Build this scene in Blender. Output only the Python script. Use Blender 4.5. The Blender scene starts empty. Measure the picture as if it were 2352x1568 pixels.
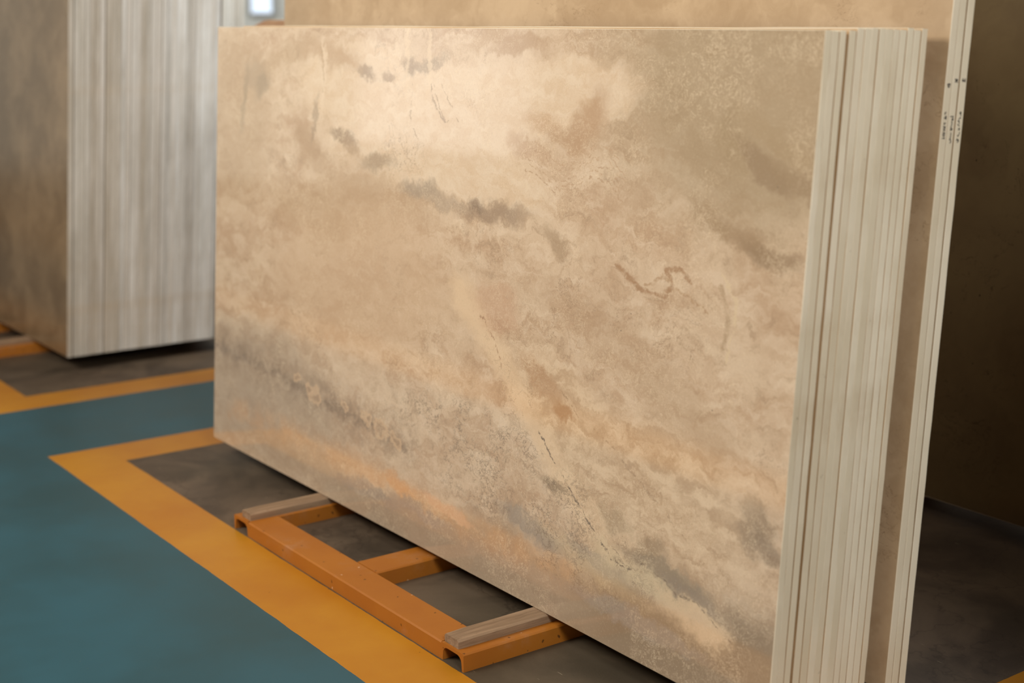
import bpy, bmesh, math, random
from mathutils import Vector, Matrix
S = bpy.context.scene
C = S.collection
random.seed(7)
R = math.radians

# ------------------------------------------------------------------ camera
EYE = Vector((0.0, 0.0, 1.62))
FW = Vector((-0.7899838, 0.57360971, -0.2165583))
RT = Vector((0.58792704, 0.80891125, -0.00209409))
UP = Vector((-0.17397526, 0.12897478, 0.97626744))
cd = bpy.data.cameras.new('camera'); cam = bpy.data.objects.new('camera', cd); C.objects.link(cam)
cam.matrix_world = Matrix(((RT.x, UP.x, -FW.x, EYE.x), (RT.y, UP.y, -FW.y, EYE.y), (RT.z, UP.z, -FW.z, EYE.z), (0, 0, 0, 1)))
cd.sensor_width = 36.0; cd.sensor_fit = 'HORIZONTAL'
cd.lens = 36.0 * 3316.53 / 2352.0
cd.clip_start = 0.05; cd.clip_end = 200
cd.dof.use_dof = True; cd.dof.focus_distance = 3.78; cd.dof.aperture_fstop = 1.7
S.camera = cam

# ------------------------------------------------------------------ world, lights, exposure
S.view_settings.view_transform = 'Standard'; S.view_settings.look = 'None'
S.view_settings.gamma = 1.0; S.view_settings.use_curve_mapping = False
S.view_settings.exposure = 0.0
S.cycles.max_bounces = 6; S.cycles.diffuse_bounces = 3; S.cycles.glossy_bounces = 3
w = bpy.data.worlds.new('hall_daylight'); S.world = w; w.use_nodes = True
bg = w.node_tree.nodes['Background']
bg.inputs['Color'].default_value = (1.0, 0.86, 0.70, 1); bg.inputs['Strength'].default_value = 0.20

def area(name, loc, target, sx, sy, power, color):
    l = bpy.data.lights.new(name, 'AREA'); l.shape = 'RECTANGLE'; l.size = sx; l.size_y = sy
    l.energy = power; l.color = color
    o = bpy.data.objects.new(name, l); C.objects.link(o); o.location = loc
    o.rotation_euler = (Vector(target) - Vector(loc)).to_track_quat('-Z', 'Y').to_euler()
    return o
# daylight from the roof lights over the aisle and from the open end of the hall
area('roof_light', (-4.4, -1.35, 3.6), (-4.5, 2.1, 0.8), 2.2, 1.2, 195, (1.0, 0.94, 0.87))
area('hall_end_light', (1.4, 0.6, 3.2), (-2.3, 2.5, 1.7), 1.0, 0.9, 136, (0.97, 0.97, 0.97))
area('far_roof_light', (-4.2, 5.3, 4.6), (-6.6, 3.0, 0.7), 1.4, 1.4, 135, (0.92, 0.95, 1.0))
area('wall_wash_light', (-17.0, 9.0, 7.0), (-23.5, 11.5, 2.0), 4.0, 4.0, 700, (0.95, 0.98, 1.0))  # added lamp that brightens the wall around the strip window
area('reflection_fill_light', (-15.0, -6.0, 7.0), (-20.5, -8.5, 0.5), 6.0, 6.0, 1300, (1.0, 0.94, 0.85))  # added lamp that brightens the far wall and floor mirrored in the slab

# ------------------------------------------------------------------ node helper
class NT:
    def __init__(s, name, rough=0.5):
        s.m = bpy.data.materials.new(name); s.m.use_nodes = True; s.t = s.m.node_tree
        s.b = s.t.nodes['Principled BSDF']; s.b.inputs['Roughness'].default_value = rough
        s.obj = s.t.nodes.new('ShaderNodeTexCoord').outputs['Object']
    def link(s, a, b): s.t.links.new(a, b)
    def _set(s, inp, v):
        if v is None: return
        if hasattr(v, 'is_output') or isinstance(v, bpy.types.NodeSocket): s.link(v, inp)
        else: inp.default_value = v
    def math(s, op, a, b=None, c=None, clamp=False):
        n = s.t.nodes.new('ShaderNodeMath'); n.operation = op; n.use_clamp = clamp
        for i, v in enumerate((a, b, c)):
            if v is not None: s._set(n.inputs[i], v)
        return n.outputs[0]
    def vmath(s, op, a, b=None, scale=None, out=0):
        n = s.t.nodes.new('ShaderNodeVectorMath'); n.operation = op
        s._set(n.inputs[0], a)
        if b is not None: s._set(n.inputs[1], b)
        if scale is not None: s._set(n.inputs['Scale'], scale)
        return n.outputs[out]
    def mapping(s, v, loc=(0, 0, 0), rot=(0, 0, 0), sc=(1, 1, 1), kind='POINT'):
        n = s.t.nodes.new('ShaderNodeMapping'); n.vector_type = kind; s.link(v, n.inputs['Vector'])
        n.inputs['Location'].default_value = loc; n.inputs['Rotation'].default_value = rot; n.inputs['Scale'].default_value = sc
        return n.outputs[0]
    def noise(s, v, scale, detail=4, rough=0.55, dist=0.0, col=False):
        n = s.t.nodes.new('ShaderNodeTexNoise'); s.link(v, n.inputs['Vector'])
        n.inputs['Scale'].default_value = scale; n.inputs['Detail'].default_value = detail
        n.inputs['Roughness'].default_value = rough; n.inputs['Distortion'].default_value = dist
        return n.outputs['Color' if col else 'Fac']
    def voronoi(s, v, scale, feature='DISTANCE_TO_EDGE'):
        n = s.t.nodes.new('ShaderNodeTexVoronoi'); n.feature = feature; s.link(v, n.inputs['Vector'])
        n.inputs['Scale'].default_value = scale
        return n.outputs['Distance']
    def rng(s, v, a, b, c=0.0, d=1.0, smooth=True):
        n = s.t.nodes.new('ShaderNodeMapRange'); n.interpolation_type = 'SMOOTHSTEP' if smooth else 'LINEAR'
        s._set(n.inputs['Value'], v)
        n.inputs['From Min'].default_value = a; n.inputs['From Max'].default_value = b
        n.inputs['To Min'].default_value = c; n.inputs['To Max'].default_value = d
        return n.outputs['Result']
    def mix(s, f, a, b, mode='MIX'):
        n = s.t.nodes.new('ShaderNodeMix'); n.data_type = 'RGBA'; n.blend_type = mode
        s._set(n.inputs[0], f)
        for i, v in ((6, a), (7, b)):
            if isinstance(v, tuple): n.inputs[i].default_value = (*v[:3], 1)
            else: s.link(v, n.inputs[i])
        return n.outputs[2]
    def xyz(s, v):
        n = s.t.nodes.new('ShaderNodeSeparateXYZ'); s.link(v, n.inputs[0]); return n.outputs
    def comb(s, x, y, z=0.0):
        n = s.t.nodes.new('ShaderNodeCombineXYZ')
        for i, v in enumerate((x, y, z)): s._set(n.inputs[i], v)
        return n.outputs[0]
    def bump(s, h, strength, dist=0.01):
        n = s.t.nodes.new('ShaderNodeBump'); n.inputs['Strength'].default_value = strength
        n.inputs['Distance'].default_value = dist; s.link(h, n.inputs['Height']); s.link(n.outputs[0], s.b.inputs['Normal'])
    def base(s, c):
        if isinstance(c, tuple): s.b.inputs['Base Color'].default_value = (*c[:3], 1)
        else: s.link(c, s.b.inputs['Base Color'])
    # soft ellipse: centre (u,v), half axes a (along angle) and b
    def blob(s, q, u, v, a, b, ang=0.0):
        m = s.mapping(q, (u, v, 0), (0, 0, R(ang)), (a, b, 1), 'TEXTURE')
        g = s.t.nodes.new('ShaderNodeTexGradient'); g.gradient_type = 'SPHERICAL'; s.link(m, g.inputs[0])
        return g.outputs['Fac']
    # distance to a segment in the uv plane
    def seg(s, q, a, b):
        A = Vector((a[0], a[1], 0)); B = Vector((b[0], b[1], 0)); d = B - A; L2 = max(d.length_squared, 1e-8)
        pa = s.vmath('SUBTRACT', q, tuple(A))
        h = s.math('MULTIPLY', s.vmath('DOT_PRODUCT', pa, tuple(d), out=1), 1 / L2, clamp=True)
        n = s.t.nodes.new('ShaderNodeVectorMath'); n.operation = 'SCALE'; n.inputs[0].default_value = tuple(d); s.link(h, n.inputs['Scale'])
        return s.vmath('LENGTH', s.vmath('SUBTRACT', pa, n.outputs[0]), out=1)
    def dep(s, q, c):
        # same coordinate, evaluated after c: keeps long feature chains in order
        n = s.t.nodes.new('ShaderNodeVectorMath'); n.operation = 'MULTIPLY_ADD'
        s.link(c, n.inputs[0]); n.inputs[1].default_value = (1e-9, 1e-9, 1e-9); s.link(q, n.inputs[2])
        return n.outputs[0]
    def path(s, q, pts, after=None):
        r = None
        for a, b in zip(pts, pts[1:]):
            x = s.seg(s.dep(q, r if r is not None else after) if (r is not None or after is not None) else q, a, b); r = x if r is None else s.math('MINIMUM', r, x)
        return r

def srgb(h):
    h = h.lstrip('#'); f = lambda c: c / 12.92 if c <= 0.04045 else ((c + 0.055) / 1.055) ** 2.4
    return tuple(f(int(h[i:i + 2], 16) / 255) for i in (0, 2, 4))

# ------------------------------------------------------------------ materials
def mat_floor():
    n = NT('painted_concrete', 0.42)
    o = n.xyz(n.obj); wob = n.noise(n.obj, 14, 3); wob = n.math('MULTIPLY', n.math('SUBTRACT', wob, 0.5), 0.006)
    X = n.math('ADD', o[0], wob); Y = n.math('ADD', o[1], wob)
    xm = n.math('FLOORED_MODULO', n.math('ADD', X, 5.323), 4.286)
    blk = n.math('LESS_THAN', xm, 3.552); bayx = n.math('COMPARE', xm, 1.776, 1.552)
    pastf = n.math('GREATER_THAN', Y, 1.896); far = n.math('GREATER_THAN', Y, 6.2); near = n.math('LESS_THAN', Y, -0.02)
    gray = n.math('MAXIMUM', n.math('MAXIMUM', n.math('MULTIPLY', bayx, pastf), far), near)
    yel = n.math('MAXIMUM', n.math('MULTIPLY', blk, n.math('GREATER_THAN', Y, 1.672)), n.math('COMPARE', Y, 0.205, 0.225))
    # blue paint
    c1 = n.noise(n.obj, 1.4, 5, 0.6); blue = n.mix(n.rng(c1, 0.3, 0.7), srgb('#27494f'), srgb('#2d5762'))
    sp = n.noise(n.obj, 60, 3, 0.7); blue = n.mix(n.rng(sp, 0.68, 0.78, 0, 0.35), blue, srgb('#8a7a5a'))
    # yellow paint
    c2 = n.noise(n.obj, 2.1, 5, 0.6); yl = n.mix(n.rng(c2, 0.3, 0.72), srgb('#ae6f18'), srgb('#ba8020'))
    dots = n.voronoi(n.obj, 16, 'F1'); yl = n.mix(n.rng(dots, 0.02, 0.045, 0.8, 0), yl, srgb('#3a2a18'))
    sc = n.noise(n.mapping(n.obj, rot=(0, 0, 0.9), sc=(3, 40, 1)), 3, 4, 0.7); yl = n.mix(n.rng(sc, 0.66, 0.8, 0, 0.25), yl, srgb('#6b4a24'))
    # bare concrete
    g1 = n.noise(n.obj, 2.6, 7, 0.62, 0.6); cc = n.mix(n.rng(g1, 0.34, 0.66), srgb('#43372c'), srgb('#665645'))
    g2 = n.noise(n.obj, 0.9, 3, 0.5); cc = n.mix(n.rng(g2, 0.35, 0.7, 0, 0.5), cc, srgb('#4a4434'))
    g3 = n.noise(n.mapping(n.obj, rot=(0, 0, 0.5), sc=(2, 30, 1)), 6, 5, 0.75); cc = n.mix(n.rng(g3, 0.66, 0.78, 0, 0.35), cc, srgb('#b7a78c'))
    g4 = n.voronoi(n.vmath('ADD', n.obj, n.vmath('SCALE', n.noise(n.obj, 5, 4, 0.6, col=True), scale=0.5)), 2.2)
    cc = n.mix(n.rng(g4, 0.0, 0.02, 0.35, 0), cc, srgb('#2a2018'))
    # scratches and pale lint on bare concrete
    g5 = n.noise(n.mapping(n.obj, rot=(0, 0, -0.25), sc=(7, 90, 1)), 2.2, 2, 0.5); cc = n.mix(n.rng(g5, 0.74, 0.79, 0, 0.6), cc, srgb('#c9b99b'))
    col = n.mix(gray, n.mix(yel, blue, yl), cc)
    n.base(col)
    n.link(n.math('ADD', n.math('MULTIPLY', gray, 0.12), n.rng(c1, 0.2, 0.8, 0.36, 0.46)), n.b.inputs['Roughness'])
    n.b.inputs['Specular IOR Level'].default_value = 0.35
    n.bump(n.math('ADD', n.math('MULTIPLY', n.noise(n.obj, 90, 4, 0.7), gray), n.math('MULTIPLY', gray, -0.4)), 0.25, 0.002)
    return n.m

def mat_hero():
    """polished beige marble face; u along the slab, v up the slab, in metres"""
    n = NT('beige_marble_veined', 0.1)
    o = n.xyz(n.obj); P = n.comb(o[0], o[2])
    w1 = n.vmath('SCALE', n.vmath('SUBTRACT', n.noise(P, 2.3, 4, 0.55, col=True), (0.5, 0.5, 0.5)), scale=0.26)
    w2 = n.vmath('SCALE', n.vmath('SUBTRACT', n.noise(P, 13, 5, 0.65, col=True), (0.5, 0.5, 0.5)), scale=0.105)
    w3 = n.vmath('SCALE', n.vmath('SUBTRACT', n.noise(P, 42, 2, 0.65, col=True), (0.5, 0.5, 0.5)), scale=0.022)
    Qs = n.vmath('ADD', P, n.vmath('ADD', w2, w3))              # small warp: placed features
    Q = n.vmath('ADD', Qs, w1)                                    # large warp: background
    ang = R(-10)
    # background strata
    st = n.noise(n.mapping(Q, rot=(0, 0, R(14)), sc=(1.0, 2.9, 1)), 3.2, 8, 0.62, 0.4)
    col = n.mix(n.rng(st, 0.33, 0.67), srgb('#bd9a74'), srgb('#dcc2a0'))
    cl = n.noise(n.mapping(Qs, rot=(0, 0, R(16)), sc=(1.0, 2.6, 1)), 10, 9, 0.68, 0.6)
    col = n.mix(n.rng(cl, 0.46, 0.68, 0, 0.62), col, srgb('#ead3b4'))
    col = n.mix(n.rng(cl, 0.48, 0.30, 0, 0.6), col, srgb('#9c7c58'))
    def B(col, q, u, v, a, b, ang, color, s=1.0, lo=0.05, hi=0.6):
        return n.mix(n.rng(n.blob(n.dep(q, col), u, v, a, b, ang), lo, hi, 0, s), col, srgb(color))
    # broad areas
    col = B(col, Q, 0.14, 1.2, 0.42, 0.45, 0, '#b4946a', 0.55)
    col = B(col, Q, 2.75, 1.42, 0.8, 0.46, 0, '#9a8258', 0.8)  # greener, darker stone, deepened to carry the light falloff at upper right
    col = B(col, Q, 0.95, 0.98, 0.75, 0.16, 2, '#b6946a', 0.6)
    col = B(col, Q, 1.0, 0.74, 0.9, 0.30, 4, '#d0ae86', 0.6)
    col = B(col, Q, 0.4, 0.22, 0.85, 0.36, 0, '#8f7a60', 0.6)
    col = B(col, Q, 1.7, 0.04, 1.5, 0.19, 1, '#917d62', 0.85)
    col = B(col, Q, 2.75, 0.06, 0.75, 0.30, 0, '#806947', 0.95)  # brown-olive stone, darkened further as painted light falloff in this corner
    # the pale cream cloud at the upper left centre
    cream = n.math('MAXIMUM', n.blob(Qs, 1.42, 1.26, 0.80, 0.24, 3), n.math('MAXIMUM', n.blob(Qs, 1.62, 1.12, 0.55, 0.12, -2), n.math('MAXIMUM', n.blob(Qs, 1.0, 1.37, 0.5, 0.17, 4), n.blob(Qs, 2.0, 1.36, 0.45, 0.13, 5))))
    cm = n.rng(cream, 0.10, 0.42)
    col = n.mix(n.math('MULTIPLY', cm, 0.95), col, n.mix(n.rng(cl, 0.35, 0.65), srgb('#dcbe98'), srgb('#e9d2b2')))
    # pale river down the middle and the pale field right of it
    rv = n.path(Qs, [(1.62, 0.80), (1.80, 0.66), (1.95, 0.55), (2.08, 0.44), (2.20, 0.34), (2.34, 0.26), (2.55, 0.21), (2.72, 0.17)], col)
    col = n.mix(n.rng(rv, 0.075, 0.015, 0, 0.8), col, srgb('#ebcca2'))
    fld = n.math('MAXIMUM', n.blob(n.dep(Qs, col), 2.45, 0.42, 0.52, 0.26, -4), n.blob(Qs, 2.15, 0.55, 0.38, 0.16, -25))
    col = n.mix(n.rng(fld, 0.08, 0.55, 0, 0.62), col, n.mix(n.rng(cl, 0.4, 0.62), srgb('#bd9b71'), srgb('#e6c9a0')))
    col = B(col, Qs, 2.02, 0.62, 0.16, 0.05, -30, '#b58a5c', 0.8)
    col = B(col, Qs, 2.12, 0.55, 0.05, 0.03, 0, '#a87a48', 0.9)
    col = B(col, Qs, 1.80, 0.78, 0.14, 0.10, 0, '#c79a74', 0.6)
    # golden stain along the lower part, blended with a painted reflection of the yellow stripe
    gp = n.path(Qs, [(0.15, 0.14), (0.72, 0.17), (1.29, 0.153), (1.72, 0.135), (2.16, 0.15)], col)
    gn = n.noise(P, 9, 5, 0.6)
    col = n.mix(n.math('MULTIPLY', n.rng(gp, 0.07, 0.0, 0, 0.62), n.rng(gn, 0.34, 0.58, 0.25, 1)), col, srgb('#c79560'))
    col = B(col, Qs, 1.60, 0.155, 0.20, 0.028, -6, '#dbab80', 0.75)
    col = B(col, Qs, 1.33, 0.165, 0.12, 0.03, -6, '#d39c62', 0.8)
    # grey blue bruises
    for u, v, a, b, g in ((2.0, 0.215, 0.22, 0.045, -8), (2.28, 0.215, 0.18, 0.03, -12), (1.45, 0.11, 0.2, 0.035, -5), (2.45, 0.10, 0.35, 0.04, -3), (1.15, 0.09, 0.3, 0.035, 2)):
        col = B(col, Qs, u, v, a, b, g, '#918372', 0.8)
    # dark mottled band at the lower left
    db = n.path(Qs, [(-0.1, 0.37), (0.3, 0.352), (0.52, 0.345), (0.78, 0.328), (1.15, 0.30), (1.36, 0.29)], col)
    dn = n.noise(P, 17, 6, 0.7)
    col = n.mix(n.math('MULTIPLY', n.rng(db, 0.12, 0.0, 0, 0.7), n.rng(dn, 0.62, 0.40, 0.15, 1)), col, srgb('#7a5e3e'))
    col = n.mix(n.math('MULTIPLY', n.rng(db, 0.032, 0.0, 0, 0.5), n.rng(dn, 0.64, 0.46, 0.1, 1)), col, srgb('#5c432a'))
    for u, v, r_ in ((0.79, 0.322, 0.05), (0.745, 0.345, 0.03), (1.14, 0.325, 0.045), (1.22, 0.305, 0.055), (0.66, 0.37, 0.03), (1.3, 0.285, 0.04), (0.98, 0.335, 0.03)):
        f = n.blob(n.dep(Qs, col), u, v, r_, r_ * 0.8, 0)
        col = n.mix(n.rng(f, 0.12, 0.3, 0, 0.75), col, srgb('#d2ae84')); col = n.mix(n.rng(f, 0.5, 0.75, 0, 0.6), col, srgb('#8a6a46'))
    # named dark features
    for u, v, a, b, g, c, s in (
        (1.85, 1.494, 0.14, 0.022, -6, '#b08a5e', 1), (1.80, 1.468, 0.08, 0.014, 0, '#b08a5e', .9), (1.70, 1.505, 0.10, 0.02, 20, '#b89468', .8),
        (2.15, 1.30, 0.10, 0.04, 48, '#b08556', .95), (2.07, 1.25, 0.10, 0.03, -5, '#b28a5e', .9), (1.93, 1.215, 0.12, 0.02, -12, '#b78f66', .8),
        (1.96, 1.29, 0.08, 0.03, 0, '#c29a6e', .8),
        (2.66, 1.29, 0.07, 0.045, -50, '#9a8054', .9), (2.75, 1.245, 0.10, 0.018, -35, '#86693f', .9), (2.86, 1.215, 0.13, 0.022, -20, '#8f7348', .9),
        (2.80, 1.30, 0.14, 0.02, -25, '#a1865a', .7), (2.70, 1.08, 0.15, 0.022, -14, '#95764c', .8), (2.80, 1.05, 0.10, 0.02, -8, '#86683f', .9), (2.60, 1.12, 0.10, 0.02, -25, '#9b7d52', .7),
        (1.14, 1.125, 0.10, 0.02, 8, '#8b6e48', .85), (1.39, 1.068, 0.11, 0.020, 0, '#95836c', .9), (1.50, 1.045, 0.13, 0.02, -3, '#a28c72', .8),
        (1.76, 1.035, 0.17, 0.024, 4, '#84684a', .9), (1.68, 1.05, 0.05, 0.02, 0, '#6e5438', .8),
        (1.07, 1.398, 0.06, 0.016, -12, '#8d6f4b', 1), (1.20, 1.39, 0.04, 0.013, 0, '#94744f', .9), (1.40, 1.42, 0.11, 0.014, 12, '#988063', .9), (1.31, 1.43, 0.05, 0.02, -20, '#8d7050', .9),
        (0.23, 1.29, 0.02, 0.10, -12, '#96805c', .8), (0.32, 1.37, 0.10, 0.04, 0, '#a89070', .75), (0.36, 1.33, 0.06, 0.025, 25, '#8f7a5a', .7),
        (0.94, 1.197, 0.09, 0.016, -10, '#7c5f3c', .9), (0.98, 1.17, 0.07, 0.02, -30, '#a07e55', .8), (0.70, 1.16, 0.10, 0.04, -10, '#a98458', .7), (0.78, 1.10, 0.12, 0.03, -10, '#a98458', .6),
        (0.75, 1.24, 0.015, 0.06, -10, '#8c7354', .7), (0.55, 1.44, 0.2, 0.03, 15, '#b08d60', .7), (0.85, 1.44, 0.18, 0.03, -6, '#b28c60', .8),
        (0.80, 1.38, 0.012, 0.10, 0, '#f0d9b8', .8), (1.30, 1.46, 0.012, 0.08, 0, '#ecd2ac', .7), (1.42, 1.45, 0.012, 0.09, 0, '#ecd2ac', .7),
        (2.05, 0.985, 0.06, 0.02, -30, '#9a7c56', .8), (2.83, 0.46, 0.06, 0.03, -30, '#806847', .7), (2.86, 0.40, 0.08, 0.022, -10, '#6f5738', .85), (2.80, 0.43, 0.05, 0.02, 0, '#7c6342', .7),
        (2.09, 0.357, 0.07, 0.018, -6, '#7d6440', .9), (2.53, 0.255, 0.16, 0.022, -6, '#7f6e52', 1), (2.63, 0.225, 0.12, 0.018, -8, '#81705a', .9),
        (2.48, 0.30, 0.06, 0.02, 10, '#8b7048', .8), (2.35, 0.33, 0.07, 0.02, 0, '#9d8259', .7), (2.55, 0.66, 0.2, 0.05, -20, '#b1916a', .6), (2.25, 0.8, 0.3, 0.05, -12, '#b2906a', .5),
        (2.46, 0.215, 0.12, 0.025, -4, '#cdbb94', .95), (2.62, 0.20, 0.12, 0.012, -6, '#dcc096', .9), (2.32, 0.245, 0.06, 0.03, -20, '#d3bd94', .8),
        (2.25, 0.195, 0.22, 0.03, -10, '#cbb389', .6)):
        col = n.mix(n.rng(n.blob(n.dep(Qs, col), u, v, a * 1.5, b * 1.9, g), 0.05, 0.7, 0, s * 0.85), col, srgb(c))
    # line features
    def L(col, pts, wdt, color, s=0.9, q=None):
        return n.mix(n.rng(n.path(q or Qs, pts, col), wdt, wdt * 0.2, 0, s), col, srgb(color))
    Q3 = n.vmath('ADD', P, n.vmath('ADD', n.vmath('SCALE', w2, scale=0.35), w3))
    col = L(col, [(2.287, 0.965), (2.33, 0.945), (2.382, 0.922), (2.475, 0.916), (2.50, 0.945), (2.47, 0.975), (2.516, 0.985), (2.56, 0.955)], 0.010, '#a3784a', .95, Q3)
    col = L(col, [(2.40, 0.935), (2.46, 0.965), (2.53, 0.93), (2.62, 0.90)], 0.007, '#b08a5e', .8, Q3)
    col = L(col, [(2.66, 0.99), (2.71, 0.94), (2.70, 0.87), (2.69, 0.80)], 0.007, '#e0c79e', .85, Q3)
    col = L(col, [(2.66, 0.96), (2.685, 0.90), (2.675, 0.83)], 0.012, '#9f8158', .6, Q3)
    col = L(col, [(1.431, 1.372), (1.445, 1.335), (1.468, 1.30), (1.506, 1.272)], 0.006, '#9c7f5e', .9, Q3)
    col = L(col, [(1.45, 1.37), (1.475, 1.31), (1.51, 1.274), (1.58, 1.275)], 0.004, '#a78a66', .8, Q3)
    col = L(col, [(1.488, 1.372), (1.512, 1.345), (1.545, 1.31)], 0.0045, '#a88c6a', .8, Q3)
    col = L(col, [(1.338, 1.37), (1.325, 1.30), (1.33, 1.26), (1.372, 1.21)], 0.005, '#a88c6a', .8, Q3)
    col = L(col, [(1.20, 1.25), (1.22, 1.20), (1.21, 1.14)], 0.004, '#b89a76', .7, Q3)
    col = L(col, [(0.778, 1.466), (0.80, 1.377), (0.796, 1.322)], 0.006, '#a9875c', .7, Q3)
    for k in range(6):
        d = k * 0.016
        col = L(col, [(1.90, 1.245 - d), (1.98, 1.225 - d), (2.05, 1.19 - d), (2.13, 1.20 - d * .6), (2.18, 1.25 - d), (2.24, 1.245 - d), (2.30, 1.20 - d)], 0.0035, '#ad8459' if k % 2 else '#b9936a', .7, Q3)
    col = L(col, [(2.02, 0.48), (2.14, 0.385), (2.22, 0.315), (2.30, 0.262), (2.342, 0.231), (2.398, 0.221), (2.455, 0.249)], 0.0045, '#523a20', .95, Q3)
    col = L(col, [(2.30, 0.285), (2.36, 0.252), (2.398, 0.223)], 0.0025, '#664c2e', .8, Q3)
    col = L(col, [(2.455, 0.249), (2.50, 0.247), (2.536, 0.236), (2.591, 0.216), (2.651, 0.214), (2.727, 0.18), (2.8, 0.15)], 0.0032, '#6b5434', .8, Q3)
    col = L(col, [(2.08, 0.62), (2.18, 0.56), (2.30, 0.52), (2.45, 0.44), (2.60, 0.36)], 0.0035, '#9d7c55', .7, Q3)
    col = L(col, [(1.72, 0.75), (1.80, 0.69), (1.84, 0.62)], 0.004, '#9e7048', .8, Q3)
    # dark crackle network in the grainy lower middle
    ck = n.voronoi(n.mapping(n.vmath('ADD', P, n.vmath('ADD', w2, w2)), rot=(0, 0, R(8)), sc=(1, 1.9, 1)), 22)
    cmask = n.math('MAXIMUM', n.blob(P, 1.80, 0.34, 0.62, 0.19, -6), n.blob(P, 2.1, 0.22, 0.5, 0.14, -8))
    cgate = n.rng(n.noise(P, 8, 3), 0.42, 0.56)
    col = n.mix(n.math('MULTIPLY', n.math('MULTIPLY', n.rng(ck, 0.085, 0.0), cgate), n.rng(cmask, 0.05, 0.35, 0, 0.75)), col, srgb('#6a5234'))
    # faint light thread-like grain everywhere, finer brown threads
    r1 = n.noise(n.vmath('ADD', P, n.vmath('SCALE', w2, scale=1.2)), 34, 5, 0.62, 1.2)
    rd = n.math('ABSOLUTE', n.math('SUBTRACT', r1, 0.5))
    gate = n.rng(n.noise(Q, 4.5, 4, 0.6), 0.38, 0.62)
    col = n.mix(n.math('MULTIPLY', n.rng(rd, 0.028, 0.0, 0, 0.6), gate), col, srgb('#f4dcb6'))
    r2 = n.noise(n.vmath('ADD', P, n.vmath('ADD', w2, (3.1, 1.7, 0))), 11, 5, 0.66, 1.0)
    rd2 = n.math('ABSOLUTE', n.math('SUBTRACT', r2, 0.5))
    gate2 = n.rng(n.noise(Q, 2.8, 3, 0.6), 0.50, 0.66)
    col = n.mix(n.math('MULTIPLY', n.rng(rd2, 0.014, 0.0, 0, 0.75), gate2), col, srgb('#8a6a46'))
    gr = n.noise(P, 150, 4, 0.75)
    col = n.mix(n.rng(gr, 0.52, 0.8, 0, 0.3), col, srgb('#f3dcb8')); col = n.mix(n.rng(gr, 0.47, 0.22, 0, 0.35), col, srgb('#8d6d49'))
    pit = n.voronoi(P, 9, 'F1'); col = n.mix(n.rng(pit, 0.012, 0.022, 0.7, 0), col, srgb('#3d2c1a'))
    col = n.mix(0.20, col, srgb('#dccab8'))
    n.base(col)
    n.link(n.rng(cl, 0.3, 0.7, 0.09, 0.13), n.b.inputs['Roughness'])
    n.b.inputs['Specular IOR Level'].default_value = 0.5
    n.b.inputs['Coat Weight'].default_value = 1.0; n.b.inputs['Coat IOR'].default_value = 1.6; n.b.inputs['Coat Roughness'].default_value = 0.07
    return n.m

def mat_stone(name, c1, c2, vein, rough=0.2, sc=1.0, veinamt=0.5, dots=0.0, spec=0.5):
    n = NT(name, rough); o = n.xyz(n.obj); P = n.comb(o[0], o[2], n.math('MULTIPLY', o[1], 0.3))
    Wp = n.vmath('ADD', P, n.vmath('SCALE', n.noise(P, 3 * sc, 4, 0.6, col=True), scale=0.35))
    a = n.noise(Wp, 2.2 * sc, 7, 0.6, 0.3)
    col = n.mix(n.rng(a, 0.32, 0.68), c1, c2)
    r = n.math('ABSOLUTE', n.math('SUBTRACT', n.noise(Wp, 4.5 * sc, 6, 0.65, 0.8), 0.5))
    g = n.rng(n.noise(P, 2.1, 3), 0.48, 0.62)
    col = n.mix(n.math('MULTIPLY', n.rng(r, 0.006, 0.0, 0, veinamt), g), col, vein)
    if dots:
        v = n.voronoi(n.mapping(P, rot=(0, 0, 0.6), sc=(1.6, 1, 1)), 11, 'F1'); col = n.mix(n.rng(v, 0.03, 0.055, dots, 0), col, srgb('#0d0805'))
    f = n.noise(P, 90, 4, 0.7); col = n.mix(n.rng(f, 0.5, 0.8, 0, 0.15), col, c2)
    n.base(col); n.b.inputs['Specular IOR Level'].default_value = spec
    return n.m

def mat_edge(name, c1, c2, seed=0.0, stain=0.3):
    n = NT(name, 0.62)
    oi = n.t.nodes.new('ShaderNodeObjectInfo').outputs['Random']
    p = n.vmath('ADD', n.obj, n.comb(n.math('MULTIPLY', oi, 9.0), seed, 0.0))
    a = n.noise(n.mapping(p, sc=(1, 0.8, 0.8)), 2.4, 5, 0.6)
    col = n.mix(n.rng(a, 0.3, 0.7), c1, c2)
    col = n.mix(n.rng(oi, 0.0, 1.0, 0.0, 0.30, False), col, n.mix(0.5, c1, srgb('#a8875c')))
    b = n.noise(n.mapping(n.obj, sc=(1, 1.2, 0.6)), 5, 5, 0.65); col = n.mix(n.rng(b, 0.52, 0.72, 0, stain), col, srgb('#b39a76'))
    d = n.noise(p, 34, 3, 0.7); col = n.mix(n.rng(d, 0.70, 0.76, 0, 0.35), col, srgb('#70583c'))
    n.base(col); n.bump(n.noise(n.obj, 120, 3, 0.6), 0.15, 0.002)
    return n.m

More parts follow.
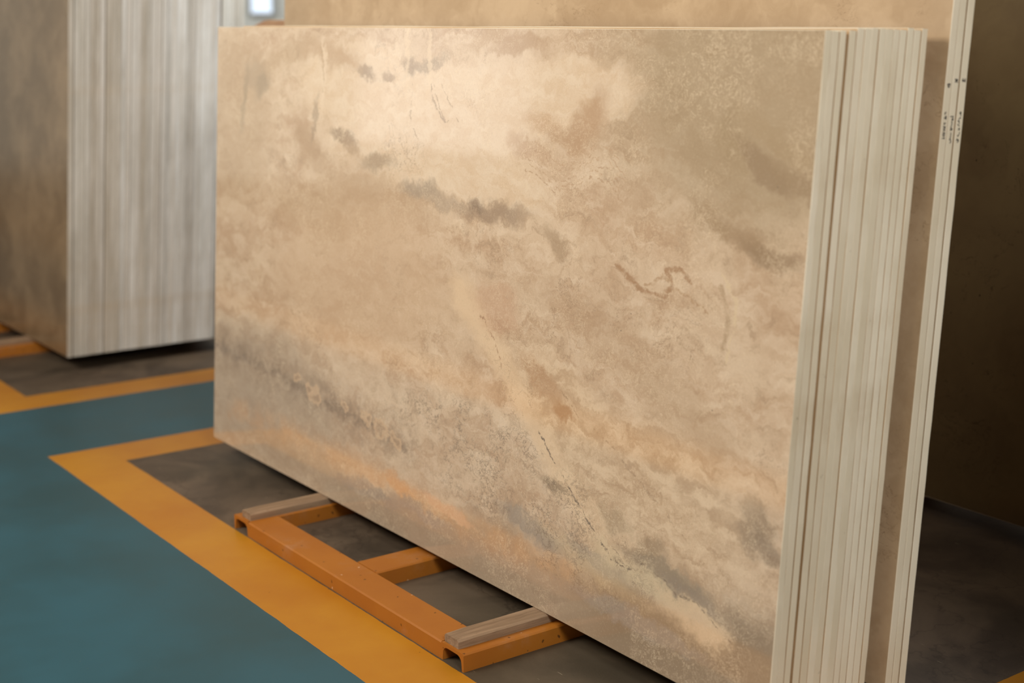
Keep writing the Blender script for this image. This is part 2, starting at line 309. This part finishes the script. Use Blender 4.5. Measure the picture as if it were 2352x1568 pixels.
def mat_orange():
    n = NT('orange_painted_steel', 0.5); a = n.noise(n.obj, 3.5, 5, 0.6)
    col = n.mix(n.rng(a, 0.3, 0.7), srgb('#a05f1c'), srgb('#a9681f'))
    du = n.noise(n.obj, 6, 6, 0.7); col = n.mix(n.rng(du, 0.52, 0.75, 0, 0.35), col, srgb('#a98163'))
    v = n.voronoi(n.vmath('ADD', n.obj, n.vmath('SCALE', n.noise(n.obj, 30, 3, col=True), scale=0.03)), 22, 'F1'); col = n.mix(n.rng(v, 0.06, 0.10, 0.75, 0), col, srgb('#3c2410'))
    v2 = n.voronoi(n.mapping(n.obj, loc=(1, 2, 0.3)), 15, 'F1'); col = n.mix(n.rng(v2, 0.04, 0.06, 0.7, 0), col, srgb('#d8b088'))
    n.base(col); n.bump(n.noise(n.obj, 160, 3), 0.1, 0.001); n.b.inputs['Specular IOR Level'].default_value = 0.35
    return n.m

def mat_wood():
    n = NT('dusty_timber', 0.85); g = n.mapping(n.obj, sc=(14, 1.0, 14))
    a = n.noise(g, 4, 6, 0.65, 0.5); col = n.mix(n.rng(a, 0.3, 0.7), srgb('#7e664e'), srgb('#a08569'))
    b = n.noise(n.mapping(n.obj, sc=(40, 2, 60)), 3, 4, 0.7); col = n.mix(n.rng(b, 0.56, 0.72, 0, 0.55), col, srgb('#5d4630'))
    c = n.noise(n.obj, 60, 4, 0.7); col = n.mix(n.rng(c, 0.6, 0.75, 0, 0.4), col, srgb('#6b5138'))
    n.base(col); n.bump(n.math('ADD', b, n.math('MULTIPLY', c, 0.4)), 0.5, 0.003); n.b.inputs['Specular IOR Level'].default_value = 0.15
    return n.m

def mat_plain(name, c, rough=0.6, sc=5.0, c2=None):
    n = NT(name, rough); a = n.noise(n.obj, sc, 4); n.base(n.mix(n.rng(a, 0.3, 0.7), c, c2 or tuple(x * 0.85 for x in c))); return n.m

M = {}
M['floor'] = mat_floor(); M['hero'] = mat_hero()
M['tallface'] = mat_stone('cream_marble', srgb('#ad9270'), srgb('#c4aa88'), srgb('#6d5030'), 0.25, 1.6, 0.7)
M['innerface'] = mat_stone('beige_marble', srgb('#b89468'), srgb('#cfae84'), srgb('#8a6844'), 0.25)
M['leftface'] = mat_stone('brown_beige_marble', srgb('#705a40'), srgb('#927a5c'), srgb('#6b6149'), 0.18, 1.3, 0.4)
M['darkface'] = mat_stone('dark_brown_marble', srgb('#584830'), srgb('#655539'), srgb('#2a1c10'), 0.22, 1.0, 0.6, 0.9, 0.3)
M['pinkface'] = mat_stone('pinkish_marble', srgb('#b58a68'), srgb('#c9a07a'), srgb('#8a6844'), 0.3)
M['edge'] = mat_edge('sawn_stone_edge', srgb('#d9ccb0'), srgb('#ebe0c8'))
M['edgeleft'] = mat_edge('pale_sawn_stone_edge', srgb('#d3cfc4'), srgb('#ecebe4'), 3.0, 0.25)
M['edgeshaded'] = mat_edge('shaded_sawn_stone_edge', srgb('#aba495'), srgb('#c5bfb2'), 2.0, 0.3)  # weaker light on the left pack's front slabs, put into the edge colour
M['edgehalfshaded'] = mat_edge('half_shaded_sawn_stone_edge', srgb('#bab5a9'), srgb('#d4d0c6'), 4.0, 0.25)  # in-between tone continuing that painted light gradient across the pack
M['edgelight'] = mat_edge('bright_sawn_stone_edge', srgb('#d8d8cc'), srgb('#efeee4'), 5.0, 0.1)
M['orange'] = mat_orange(); M['wood'] = mat_wood()
M['resin'] = mat_plain('brown_resin_backing', srgb('#6e4a34'), 0.7)
M['wall'] = mat_plain('painted_wall', srgb('#c9c9c0'), 0.8, 1.5)
M['frame'] = mat_plain('grey_window_frame', srgb('#a9aaa4'), 0.5)
M['ink'] = mat_plain('marker_ink', srgb('#3a3434'), 0.6)
nn = NT('daylit_pane', 0.2); nn.base((0.5, 0.6, 0.7)); nn.b.inputs['Emission Color'].default_value = (0.78, 0.86, 1.0, 1); nn.b.inputs['Emission Strength'].default_value = 0.8
M['pane'] = nn.m

nn = NT('added_panel_glow', 0.5); nn.base((0.5, 0.5, 0.5)); nn.b.inputs['Emission Color'].default_value = (1.0, 0.95, 0.88, 1); nn.b.inputs['Emission Strength'].default_value = 0.9  # glow of the added panel, there only to be reflected
M['panelglow'] = nn.m

# ------------------------------------------------------------------ mesh helpers
def link(name, bm, mats, parent=None):
    bmesh.ops.recalc_face_normals(bm, faces=bm.faces)
    me = bpy.data.meshes.new(name); bm.to_mesh(me); bm.free()
    for m in (mats if isinstance(mats, (list, tuple)) else [mats]): me.materials.append(m)
    o = bpy.data.objects.new(name, me); C.objects.link(o)
    if parent: o.parent = parent
    return o
def tag(o, label, cat, group=None):
    o['label'] = label; o['category'] = cat
    if group: o['group'] = group
    return o
def box(bm, x0, x1, y0, y1, z0, z1):
    vs = [bm.verts.new((x, y, z)) for x in (x0, x1) for y in (y0, y1) for z in (z0, z1)]
    for f in ((0, 1, 3, 2), (4, 6, 7, 5), (0, 4, 5, 1), (2, 3, 7, 6), (0, 2, 6, 4), (1, 5, 7, 3)): bm.faces.new([vs[i] for i in f])
def structure(name, bm, m, parent=None):
    o = link(name, bm, m, parent)
    if not parent: o['kind'] = 'structure'
    return o

def slab(name, x0, y0, z0, L, H, t, lean, faces, edge, jit=0.0008, ch=0.0012, outline=None, cutfn=None):
    """one stone slab: outline in (x,z), small arris chamfer, face material on the two large faces"""
    bm = bmesh.new()
    if outline is None:
        pts = []
        def side(a, b, n):
            for i in range(n):
                f = i / n; px = a[0] + (b[0] - a[0]) * f; pz = a[1] + (b[1] - a[1]) * f
                if i: px += random.uniform(-jit, jit) if a[0] == b[0] else 0; pz += random.uniform(-jit, jit) if a[1] == b[1] else 0
                pts.append((px, pz))
        side((0, 0), (L, 0), 12); side((L, 0), (L, H), 26); side((L, H), (0, H), 12); side((0, H), (0, 0), 26)
    else: pts = outline
    def ring(y, s):
        return [bm.verts.new((min(max(px, s), L - s) if s else px, y, min(max(pz, s), H - s) if s else pz)) for px, pz in pts]
    rings = [ring(0, ch), ring(ch, 0), ring(t - ch, 0), ring(t, ch)]
    N = len(pts)
    f0 = bm.faces.new(rings[0]); f1 = bm.faces.new(list(reversed(rings[3])))
    for a, b in zip(rings, rings[1:]):
        for i in range(N):
            f = bm.faces.new((a[i], a[(i + 1) % N], b[(i + 1) % N], b[i])); f.material_index = 1
    bmesh.ops.triangulate(bm, faces=[f0, f1])
    o = link(name, bm, [faces, edge]); o.location = (x0, y0, z0); o.rotation_euler = (-R(lean), 0, 0)
    return o

ORD = ['first', 'second', 'third', 'fourth', 'fifth', 'sixth', 'seventh', 'eighth', 'ninth', 'tenth', 'eleventh', 'twelfth', 'thirteenth', 'fourteenth', 'fifteenth', 'sixteenth', 'seventeenth', 'eighteenth', 'nineteenth', 'twentieth',
       'twenty-first', 'twenty-second', 'twenty-third', 'twenty-fourth', 'twenty-fifth', 'twenty-sixth', 'twenty-seventh', 'twenty-eighth', 'twenty-ninth', 'thirtieth', 'thirty-first', 'thirty-second', 'thirty-third', 'thirty-fourth', 'thirty-fifth', 'thirty-sixth', 'thirty-seventh', 'thirty-eighth']

# ------------------------------------------------------------------ setting
bm = bmesh.new(); box(bm, -26, 9, -16, 16, -0.3, 0.0); structure('floor', bm, M['floor'])
# far side wall with its strip window
bm = bmesh.new()
wins = [(11.62 + k * 1.55 - 9.3, 11.62 + k * 1.55 - 9.3 + 0.62) for k in range(9)]
ys = [-16] + [v for w_ in wins for v in w_] + [16]
box(bm, -24.3, -24.0, -16, 16, 0, 1.72); box(bm, -24.3, -24.0, -16, 16, 3.4, 7.5)
for a, b in zip(ys[0::2], ys[1::2]): box(bm, -24.3, -24.0, a, b, 1.72, 3.4)
structure('wall_left', bm, M['wall'])
for i, (a, b) in enumerate(wins):
    w_ = bpy.data.objects.new('window_%d' % (i + 1), None); C.objects.link(w_); w_.location = (-24.1, (a + b) / 2, 1.72); w_['kind'] = 'structure'
    h = (b - a) / 2
    bm = bmesh.new(); box(bm, 0.0, 0.12, -h, -h + 0.09, 0, 1.68); box(bm, 0.0, 0.12, h - 0.09, h, 0, 1.68)
    box(bm, 0.0, 0.12, -h + 0.09, h - 0.09, 1.6, 1.68); box(bm, 0.0, 0.16, -h + 0.09, h - 0.09, 0, 0.05); link('window_frame', bm, M['frame'], w_)
    bm = bmesh.new(); box(bm, 0.02, 0.04, -h + 0.09, h - 0.09, 0.05, 1.6); link('pane', bm, M['pane'], w_)

# unseen glowing panel on the same wall, added for a bright reflection in the slab
dr = bpy.data.objects.new('window_10', None); C.objects.link(dr); dr.location = (-23.98, -11.3, 0.8); dr['kind'] = 'structure'
bm = bmesh.new()
for a, b, c, d in ((-2.1, -2.0, -0.1, 2.7), (2.0, 2.1, -0.1, 2.7), (-2.0, 2.0, 2.6, 2.7), (-2.0, 2.0, -0.1, 0.0)): box(bm, 0, 0.12, a, b, c, d)
link('window_frame', bm, M['frame'], dr)
bm = bmesh.new(); box(bm, 0.02, 0.05, -2.0, 2.0, 0, 2.6); link('pane', bm, M['panelglow'], dr)

# ------------------------------------------------------------------ racks
def channel_bm(W, H, L, axis, end_noise=0.0):
    """steel channel lying legs down; runs along +axis from 0; section W x H"""
    t = 0.0095; r = 0.02; sec = [(0, 0), (0, H - 0.004), (0.004, H), (W - 0.004, H), (W, H - 0.004), (W, 0), (W - t * 0.8, 0)]
    for k in range(6):
        a = k / 5 * math.pi / 2; sec.append((W - t - r + r * math.cos(a), H - t - r + r * math.sin(a)))
    for k in range(6):
        a = math.pi / 2 + k / 5 * math.pi / 2; sec.append((t + r + r * math.cos(a), H - t - r + r * math.sin(a)))
    sec.append((t * 0.8, 0))
    bm = bmesh.new()
    f = (lambda s, l: (s[0], l, s[1])) if axis == 'Y' else (lambda s, l: (l, s[0], s[1]))
    A = [bm.verts.new(f(s, 0)) for s in sec]; B_ = [bm.verts.new(f(s, L)) for s in sec]; N = len(sec)
    bm.faces.new(A); bm.faces.new(list(reversed(B_)))
    for i in range(N): bm.faces.new((A[i], A[(i + 1) % N], B_[(i + 1) % N], B_[i]))
    return bm
ZF = 0.049
def rack(ox, oy, label):
    r = bpy.data.objects.new('slab_rack', None); C.objects.link(r); r.location = (ox, oy, 0)
    tag(r, label, 'rack', 'orange steel slab racks')
    Wd = 0.1046; LX = 1.336; D = 1.62
    for x in (0.0, LX - Wd):
        o = link('cross_channel', channel_bm(Wd, ZF, D, 'Y'), M['orange'], r); o.location = (x, 0, 0)
    o = link('middle_beam', channel_bm(0.1134, ZF, D - 0.2204, 'Y'), M['orange'], r); o.location = (0.609, 0.1102, 0)
    for y in (0.0, D - 0.1104):
        o = link('long_beam', channel_bm(0.1104, ZF, LX - 2 * Wd, 'X'), M['orange'], r); o.location = (Wd, y, 0)
    # leaning uprights of the A frame, hidden behind the stone from the aisle
    for x in (0.02, LX - 0.08):
        for sg in (-1, 1):
            bm = bmesh.new(); box(bm, 0, 0.06, -0.02, 0.02, 0, 1.35); o = link('upright', bm, M['orange'], r)
            o.location = (x, D / 2 + 0.04 + sg * 0.118, ZF); o.rotation_euler = (sg * R(3.5), 0, 0)
    bm = bmesh.new(); box(bm, 0.02, LX - 0.02, -0.06, 0.06, 0, 0.03); o = link('top_bar', bm, M['orange'], r); o.location = (0, D / 2 + 0.04, ZF + 1.348)
    return r
RX, RY = -4.1674, 1.9013
rack(RX, RY, 'orange steel channel rack on the floor under the large veined beige slab')
rack(RX - 4.286, RY + 0.0, 'orange steel rack under the thick pale slab stack at the left')
rack(RX - 0.20, RY + 1.80, 'dark orange steel rack in shade under the dark brown slabs')

def timber(x, y, L, w_, h, label, rz=0.0):
    bm = bmesh.new(); n = 26; prev = None
    c = 0.005
    for i in range(n + 1):
        f = i / n; yy = L * f; s = 1.0
        e = min(f, 1 - f) * L
        if e < 0.02: s = 0.72 + 0.28 * math.sqrt(max(0.0, 1 - (1 - e / 0.02) ** 2))
        j = lambda a: random.uniform(-a, a)
        hw = w_ / 2 * (0.86 + 0.14 * s); z1 = h * (0.8 + 0.2 * s) if e < 0.02 else h
        ring = [(-hw, 0), (hw, 0), (hw + j(.0006), z1 - c), (hw - c, z1), (-hw + c, z1), (-hw + j(.0006), z1 - c)]
        vs = [bm.verts.new((p_[0] + w_ / 2, yy, p_[1])) for p_ in ring]
        if prev:
            for k in range(6): bm.faces.new((prev[k], prev[(k + 1) % 6], vs[(k + 1) % 6], vs[k]))
        else: bm.faces.new(vs)
        prev = vs
    bm.faces.new(list(reversed(prev)))
    o = link('timber_strip', bm, M['wood']); o.location = (x, y, ZF); o.rotation_euler = (0, 0, rz)
    tag(o, label, 'wood strip', 'timber strips on the steel racks'); return o
timber(RX + 0.036, RY + 0.012, 1.45, 0.062, 0.0249, 'dusty timber strip on the far end channel of the centre orange rack')
timber(RX + 1.336 - 0.099, RY + 0.008, 1.45, 0.066, 0.0249, 'dusty timber strip on the nearest end channel of the centre orange rack')
timber(RX - 4.286 + 1.336 - 0.099, RY + 0.01, 1.45, 0.066, 0.0249, 'dusty timber strip under the thick left slab stack')
timber(RX - 0.20 + 0.02, RY + 1.81, 0.7, 0.066, 0.0249, 'timber strip at the far end of the rack under the dark slabs')
timber(RX - 0.20 + 1.336 - 0.099, RY + 1.81, 0.7, 0.066, 0.0249, 'timber strip at the near end of the rack under the dark slabs')

# ------------------------------------------------------------------ slabs
ZB = 0.0752; TH = 3.506; YB = 2.192; HS = 1.5293
xs0, xs1 = -4.9569, -2.0573
offs = [0.0, 0.0215, 0.0455, 0.0668, 0.0742, 0.0976, 0.1205, 0.1438, 0.1662, 0.1890, 0.2142, 0.2353, 0.2585, 0.2812, 0.3045, 0.3250]
bounds = [(offs[0], offs[1]), (offs[1], offs[2]), (offs[2], offs[3]), (offs[4], offs[5])] + [(offs[i], offs[i + 1]) for i in range(5, 15)]
ct = math.cos(R(TH))
for i, (a, b) in enumerate(bounds):
    gap = 0.0004 if i in (4,) else random.uniform(0.0016, 0.0026)
    t = (b - a) * ct - gap
    x0 = xs0 if i == 0 else xs0 + random.uniform(0.0, 0.03)
    x1 = xs1 + (0 if i == 0 else random.uniform(-0.0015, 0.0015)); hh = HS + (0 if i == 0 else random.uniform(-0.002, 0.003))
    if i == 1: hh = HS - 0.002
    o = slab('marble_sheet', x0, YB + a, ZB, x1 - x0, hh, t, TH, M['hero'] if i == 0 else M['innerface'], M['edge'])
    if i == 0: tag(o, 'large polished beige marble slab with swirling brown veins, front of the centre pack', 'stone slab')
    elif i == 13: tag(o, 'cream edged slab, rearmost of the low centre pack, beside the shadow gap', 'stone slab', 'slabs of the low centre pack')
    elif i == 3: tag(o, 'cream edged slab directly behind the wide brown gap, fourth from front', 'stone slab', 'slabs of the low centre pack')
    else: tag(o, 'cream edged slab, %s from the front of the low centre pack' % ORD[i], 'stone slab', 'slabs of the low centre pack')

# tall pack of three behind
YT = YB + 0.366
tall = [(0.0, 0.0222), (0.0240, 0.0460), (0.0512, 0.0737)]
names3 = ['tall cream slab right behind the low centre pack, first of three with handwriting', 'middle one of the three tall cream slabs with handwriting on their edges', 'rearmost of the three tall cream slabs, beside the dark slabs']
XT0, XT1 = -5.15, -2.03
def strokes(name, parent, L, t, data):
    bm = bmesh.new()
    def zz(py): return (1.4768 - (py - 200) * 0.000951) - 0.0737
    for pl in data:
        P_ = [Vector((t * (0.5 + (q[0] - 0.5) * 0.9), zz(q[1]))) for q in pl]
        for a, b in zip(P_, P_[1:]):
            d = (b - a); 
            if d.length < 1e-6: continue
            d.normalize(); nrm = Vector((-d.y, d.x)) * 0.00085; e = d * 0.0006
            cs = [a - e + nrm, b + e + nrm, b + e - nrm, a - e - nrm]
            lo = [bm.verts.new((L + 0.0002, c.x, c.y)) for c in cs]; hi = [bm.verts.new((L + 0.0007, c.x, c.y)) for c in cs]
            bm.faces.new(hi)
            bm.faces.new(list(reversed(lo)))
            for k in range(4): bm.faces.new((lo[k], lo[(k + 1) % 4], hi[(k + 1) % 4], hi[k]))
    return link(name, bm, M['ink'], parent)
W1 = [[(.25, 192), (.55, 190), (.35, 196), (.6, 197)], [(.35, 193), (.5, 199)], [(.55, 192), (.75, 191), (.6, 198)],
      [(.3, 257), (.5, 255), (.35, 260)], [(.3, 269), (.6, 264), (.6, 271), (.35, 268)], [(.45, 264), (.65, 268)], [(.3, 279), (.45, 282), (.6, 279)], [(.35, 284), (.5, 281)],
      [(.3, 288), (.65, 288)], [(.3, 288), (.6, 291), (.3, 294)], [(.35, 297), (.6, 297), (.5, 293)], [(.3, 301), (.65, 302)], [(.3, 305), (.6, 304), (.62, 309), (.4, 310), (.32, 306)], [(.3, 315), (.65, 314)], [(.62, 312), (.64, 316)]]
W2 = [[(.3, 180), (.45, 183), (.6, 180), (.8, 183)], [(.35, 187), (.6, 184), (.8, 188)], [(.55, 181), (.5, 187)],
      [(.15, 266), (.6, 265), (.6, 269), (.45, 271)], [(.45, 273), (.7, 272), (.5, 276), (.45, 279)], [(.55, 280), (.5, 286), (.42, 290), (.4, 296)], [(.4, 292), (.65, 294), (.6, 297), (.35, 297)], [(.5, 303), (.52, 310), (.45, 317)], [(.35, 319), (.55, 318)], [(.55, 320), (.65, 324), (.5, 327)]]
W3 = [[(.3, 180), (.35, 185), (.2, 184)], [(.35, 187), (.5, 184), (.75, 187)], [(.65, 180), (.75, 184)],
      [(.35, 258), (.5, 256), (.6, 259), (.4, 261), (.35, 258)], [(.55, 260), (.6, 266)], [(.3, 273), (.5, 269), (.6, 271)], [(.3, 275), (.4, 280), (.15, 277)], [(.4, 281), (.45, 284)], [(.15, 285), (.5, 289)], [(.4, 294), (.6, 294), (.55, 298), (.35, 297)],
      [(.65, 303), (.6, 308), (.4, 313), (.35, 310)], [(.2, 322), (.55, 320), (.6, 324), (.4, 327)], [(.3, 318), (.5, 323)]]
for (a, b), nm, W_ in zip(tall, names3, (W1, W2, W3)):
    o = slab('marble_sheet', XT0, YT + a, ZB, XT1 - XT0, 1.86, (b - a) * ct, TH, M['tallface'], M['edge'])
    tag(o, nm, 'stone slab', 'tall cream slabs behind the centre pack')
    strokes('number_mark', o, XT1 - XT0, (b - a) * ct, [q for q in W_ if q[0][1] < 230])
    strokes('handwriting', o, XT1 - XT0, (b - a) * ct, [q for q in W_ if q[0][1] > 230])

# slab leaning on the rear side of the A frame, one corner broken off
L_, H_ = 3.26, 1.555
ol = [(0, 0), (L_, 0), (L_, H_), (0.21, H_), (0.17, H_ - 0.004), (0.10, H_ - 0.018), (0.04, H_ - 0.034), (0, H_ - 0.036)]
o = slab('marble_sheet', -6.06, 3.03, ZB, L_, H_, 0.02, -TH, M['pinkface'], M['edge'], outline=ol)
tag(o, 'pinkish tan slab with a broken top corner, peeking out behind the tall cream slabs', 'stone slab')

# thick pack on the left
random.seed(11)
YL = 2.2001; LL = 4.2; cl_ = math.cos(R(LL)); y = YL
for i in range(35):
    t = random.choice((0.0205, 0.0225, 0.0235, 0.0245, 0.026)) if i else 0.0235
    gap = random.choice((0.0006, 0.001, 0.002, 0.004)) if i < 16 else random.choice((0.0005, 0.001, 0.002))
    x1 = -6.5995 + (random.uniform(-0.004, 0.001) if i else 0)
    o = slab('marble_sheet', -9.25, y, ZB, x1 + 9.25, 1.93 + random.uniform(-.01, .01), t, LL, M['leftface'], M['edgelight'] if i > 29 else M['edgeleft'] if i > 24 else random.choice((M['edgeshaded'], M['edgeshaded'], M['edgehalfshaded']) if i < 10 else (M['edgehalfshaded'], M['edgehalfshaded'], M['edgeshaded']) if i < 18 else (M['edgehalfshaded'], M['edgeleft'])), jit=0.0012)
    if i == 0: tag(o, 'brown beige polished slab at the front of the thick left pack', 'stone slab', 'slabs of the thick left pack')
    else: tag(o, 'pale grey edged slab, %s from the front of the thick left pack' % ORD[i], 'stone slab', 'slabs of the thick left pack')
    y += (t + gap) / cl_
    if y > YL + 0.745: n_left = i + 1; break
y += 0.006
for i in range(5):
    o = slab('marble_sheet', -9.25, y, ZB, 2.65 + random.uniform(-.004, .002), 1.95, 0.0215, LL, M['leftface'], M['edgelight'])
    tag(o, 'whitish edged slab, %s of the narrow pack behind the thick left pack' % ORD[i], 'stone slab', 'whitish slabs behind the thick left pack')
    y += 0.0238

# dark pack behind, on the right
random.seed(5)
y = 3.80
for i in range(11):
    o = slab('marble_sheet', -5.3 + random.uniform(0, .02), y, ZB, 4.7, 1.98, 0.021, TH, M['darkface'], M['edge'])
    if i == 0: tag(o, 'dark brown speckled slab in shade behind the tall cream slabs, at the right', 'stone slab', 'dark slabs in the rear row')
    else: tag(o, 'dark brown slab, %s from the front of the rear row pack' % ORD[i], 'stone slab', 'dark slabs in the rear row')
    y += 0.0232

# unseen pack in the next bay, added to keep light off the right-hand floor
y = 2.19
for i in range(9):
    o = slab('marble_sheet', -0.95 + random.uniform(0, .01), y, ZB, 2.8, 1.86, 0.022, TH, M['innerface'], M['edge'])
    tag(o, 'cream edged slab, %s from the front of the unseen pack added for shade in the next bay' % ORD[i], 'stone slab', 'added shading slabs in the next bay')
    y += 0.0242
rack(-0.2, RY, 'orange steel channel rack under the added slabs in the next bay')
timber(-0.2 + 0.02, RY + 0.01, 1.45, 0.066, 0.0249, 'timber strip at the left of the rack under the added slabs in the next bay')
timber(-0.2 + 1.336 - 0.099, RY + 0.01, 1.45, 0.066, 0.0249, 'timber strip at the right of the rack under the added slabs in the next bay')
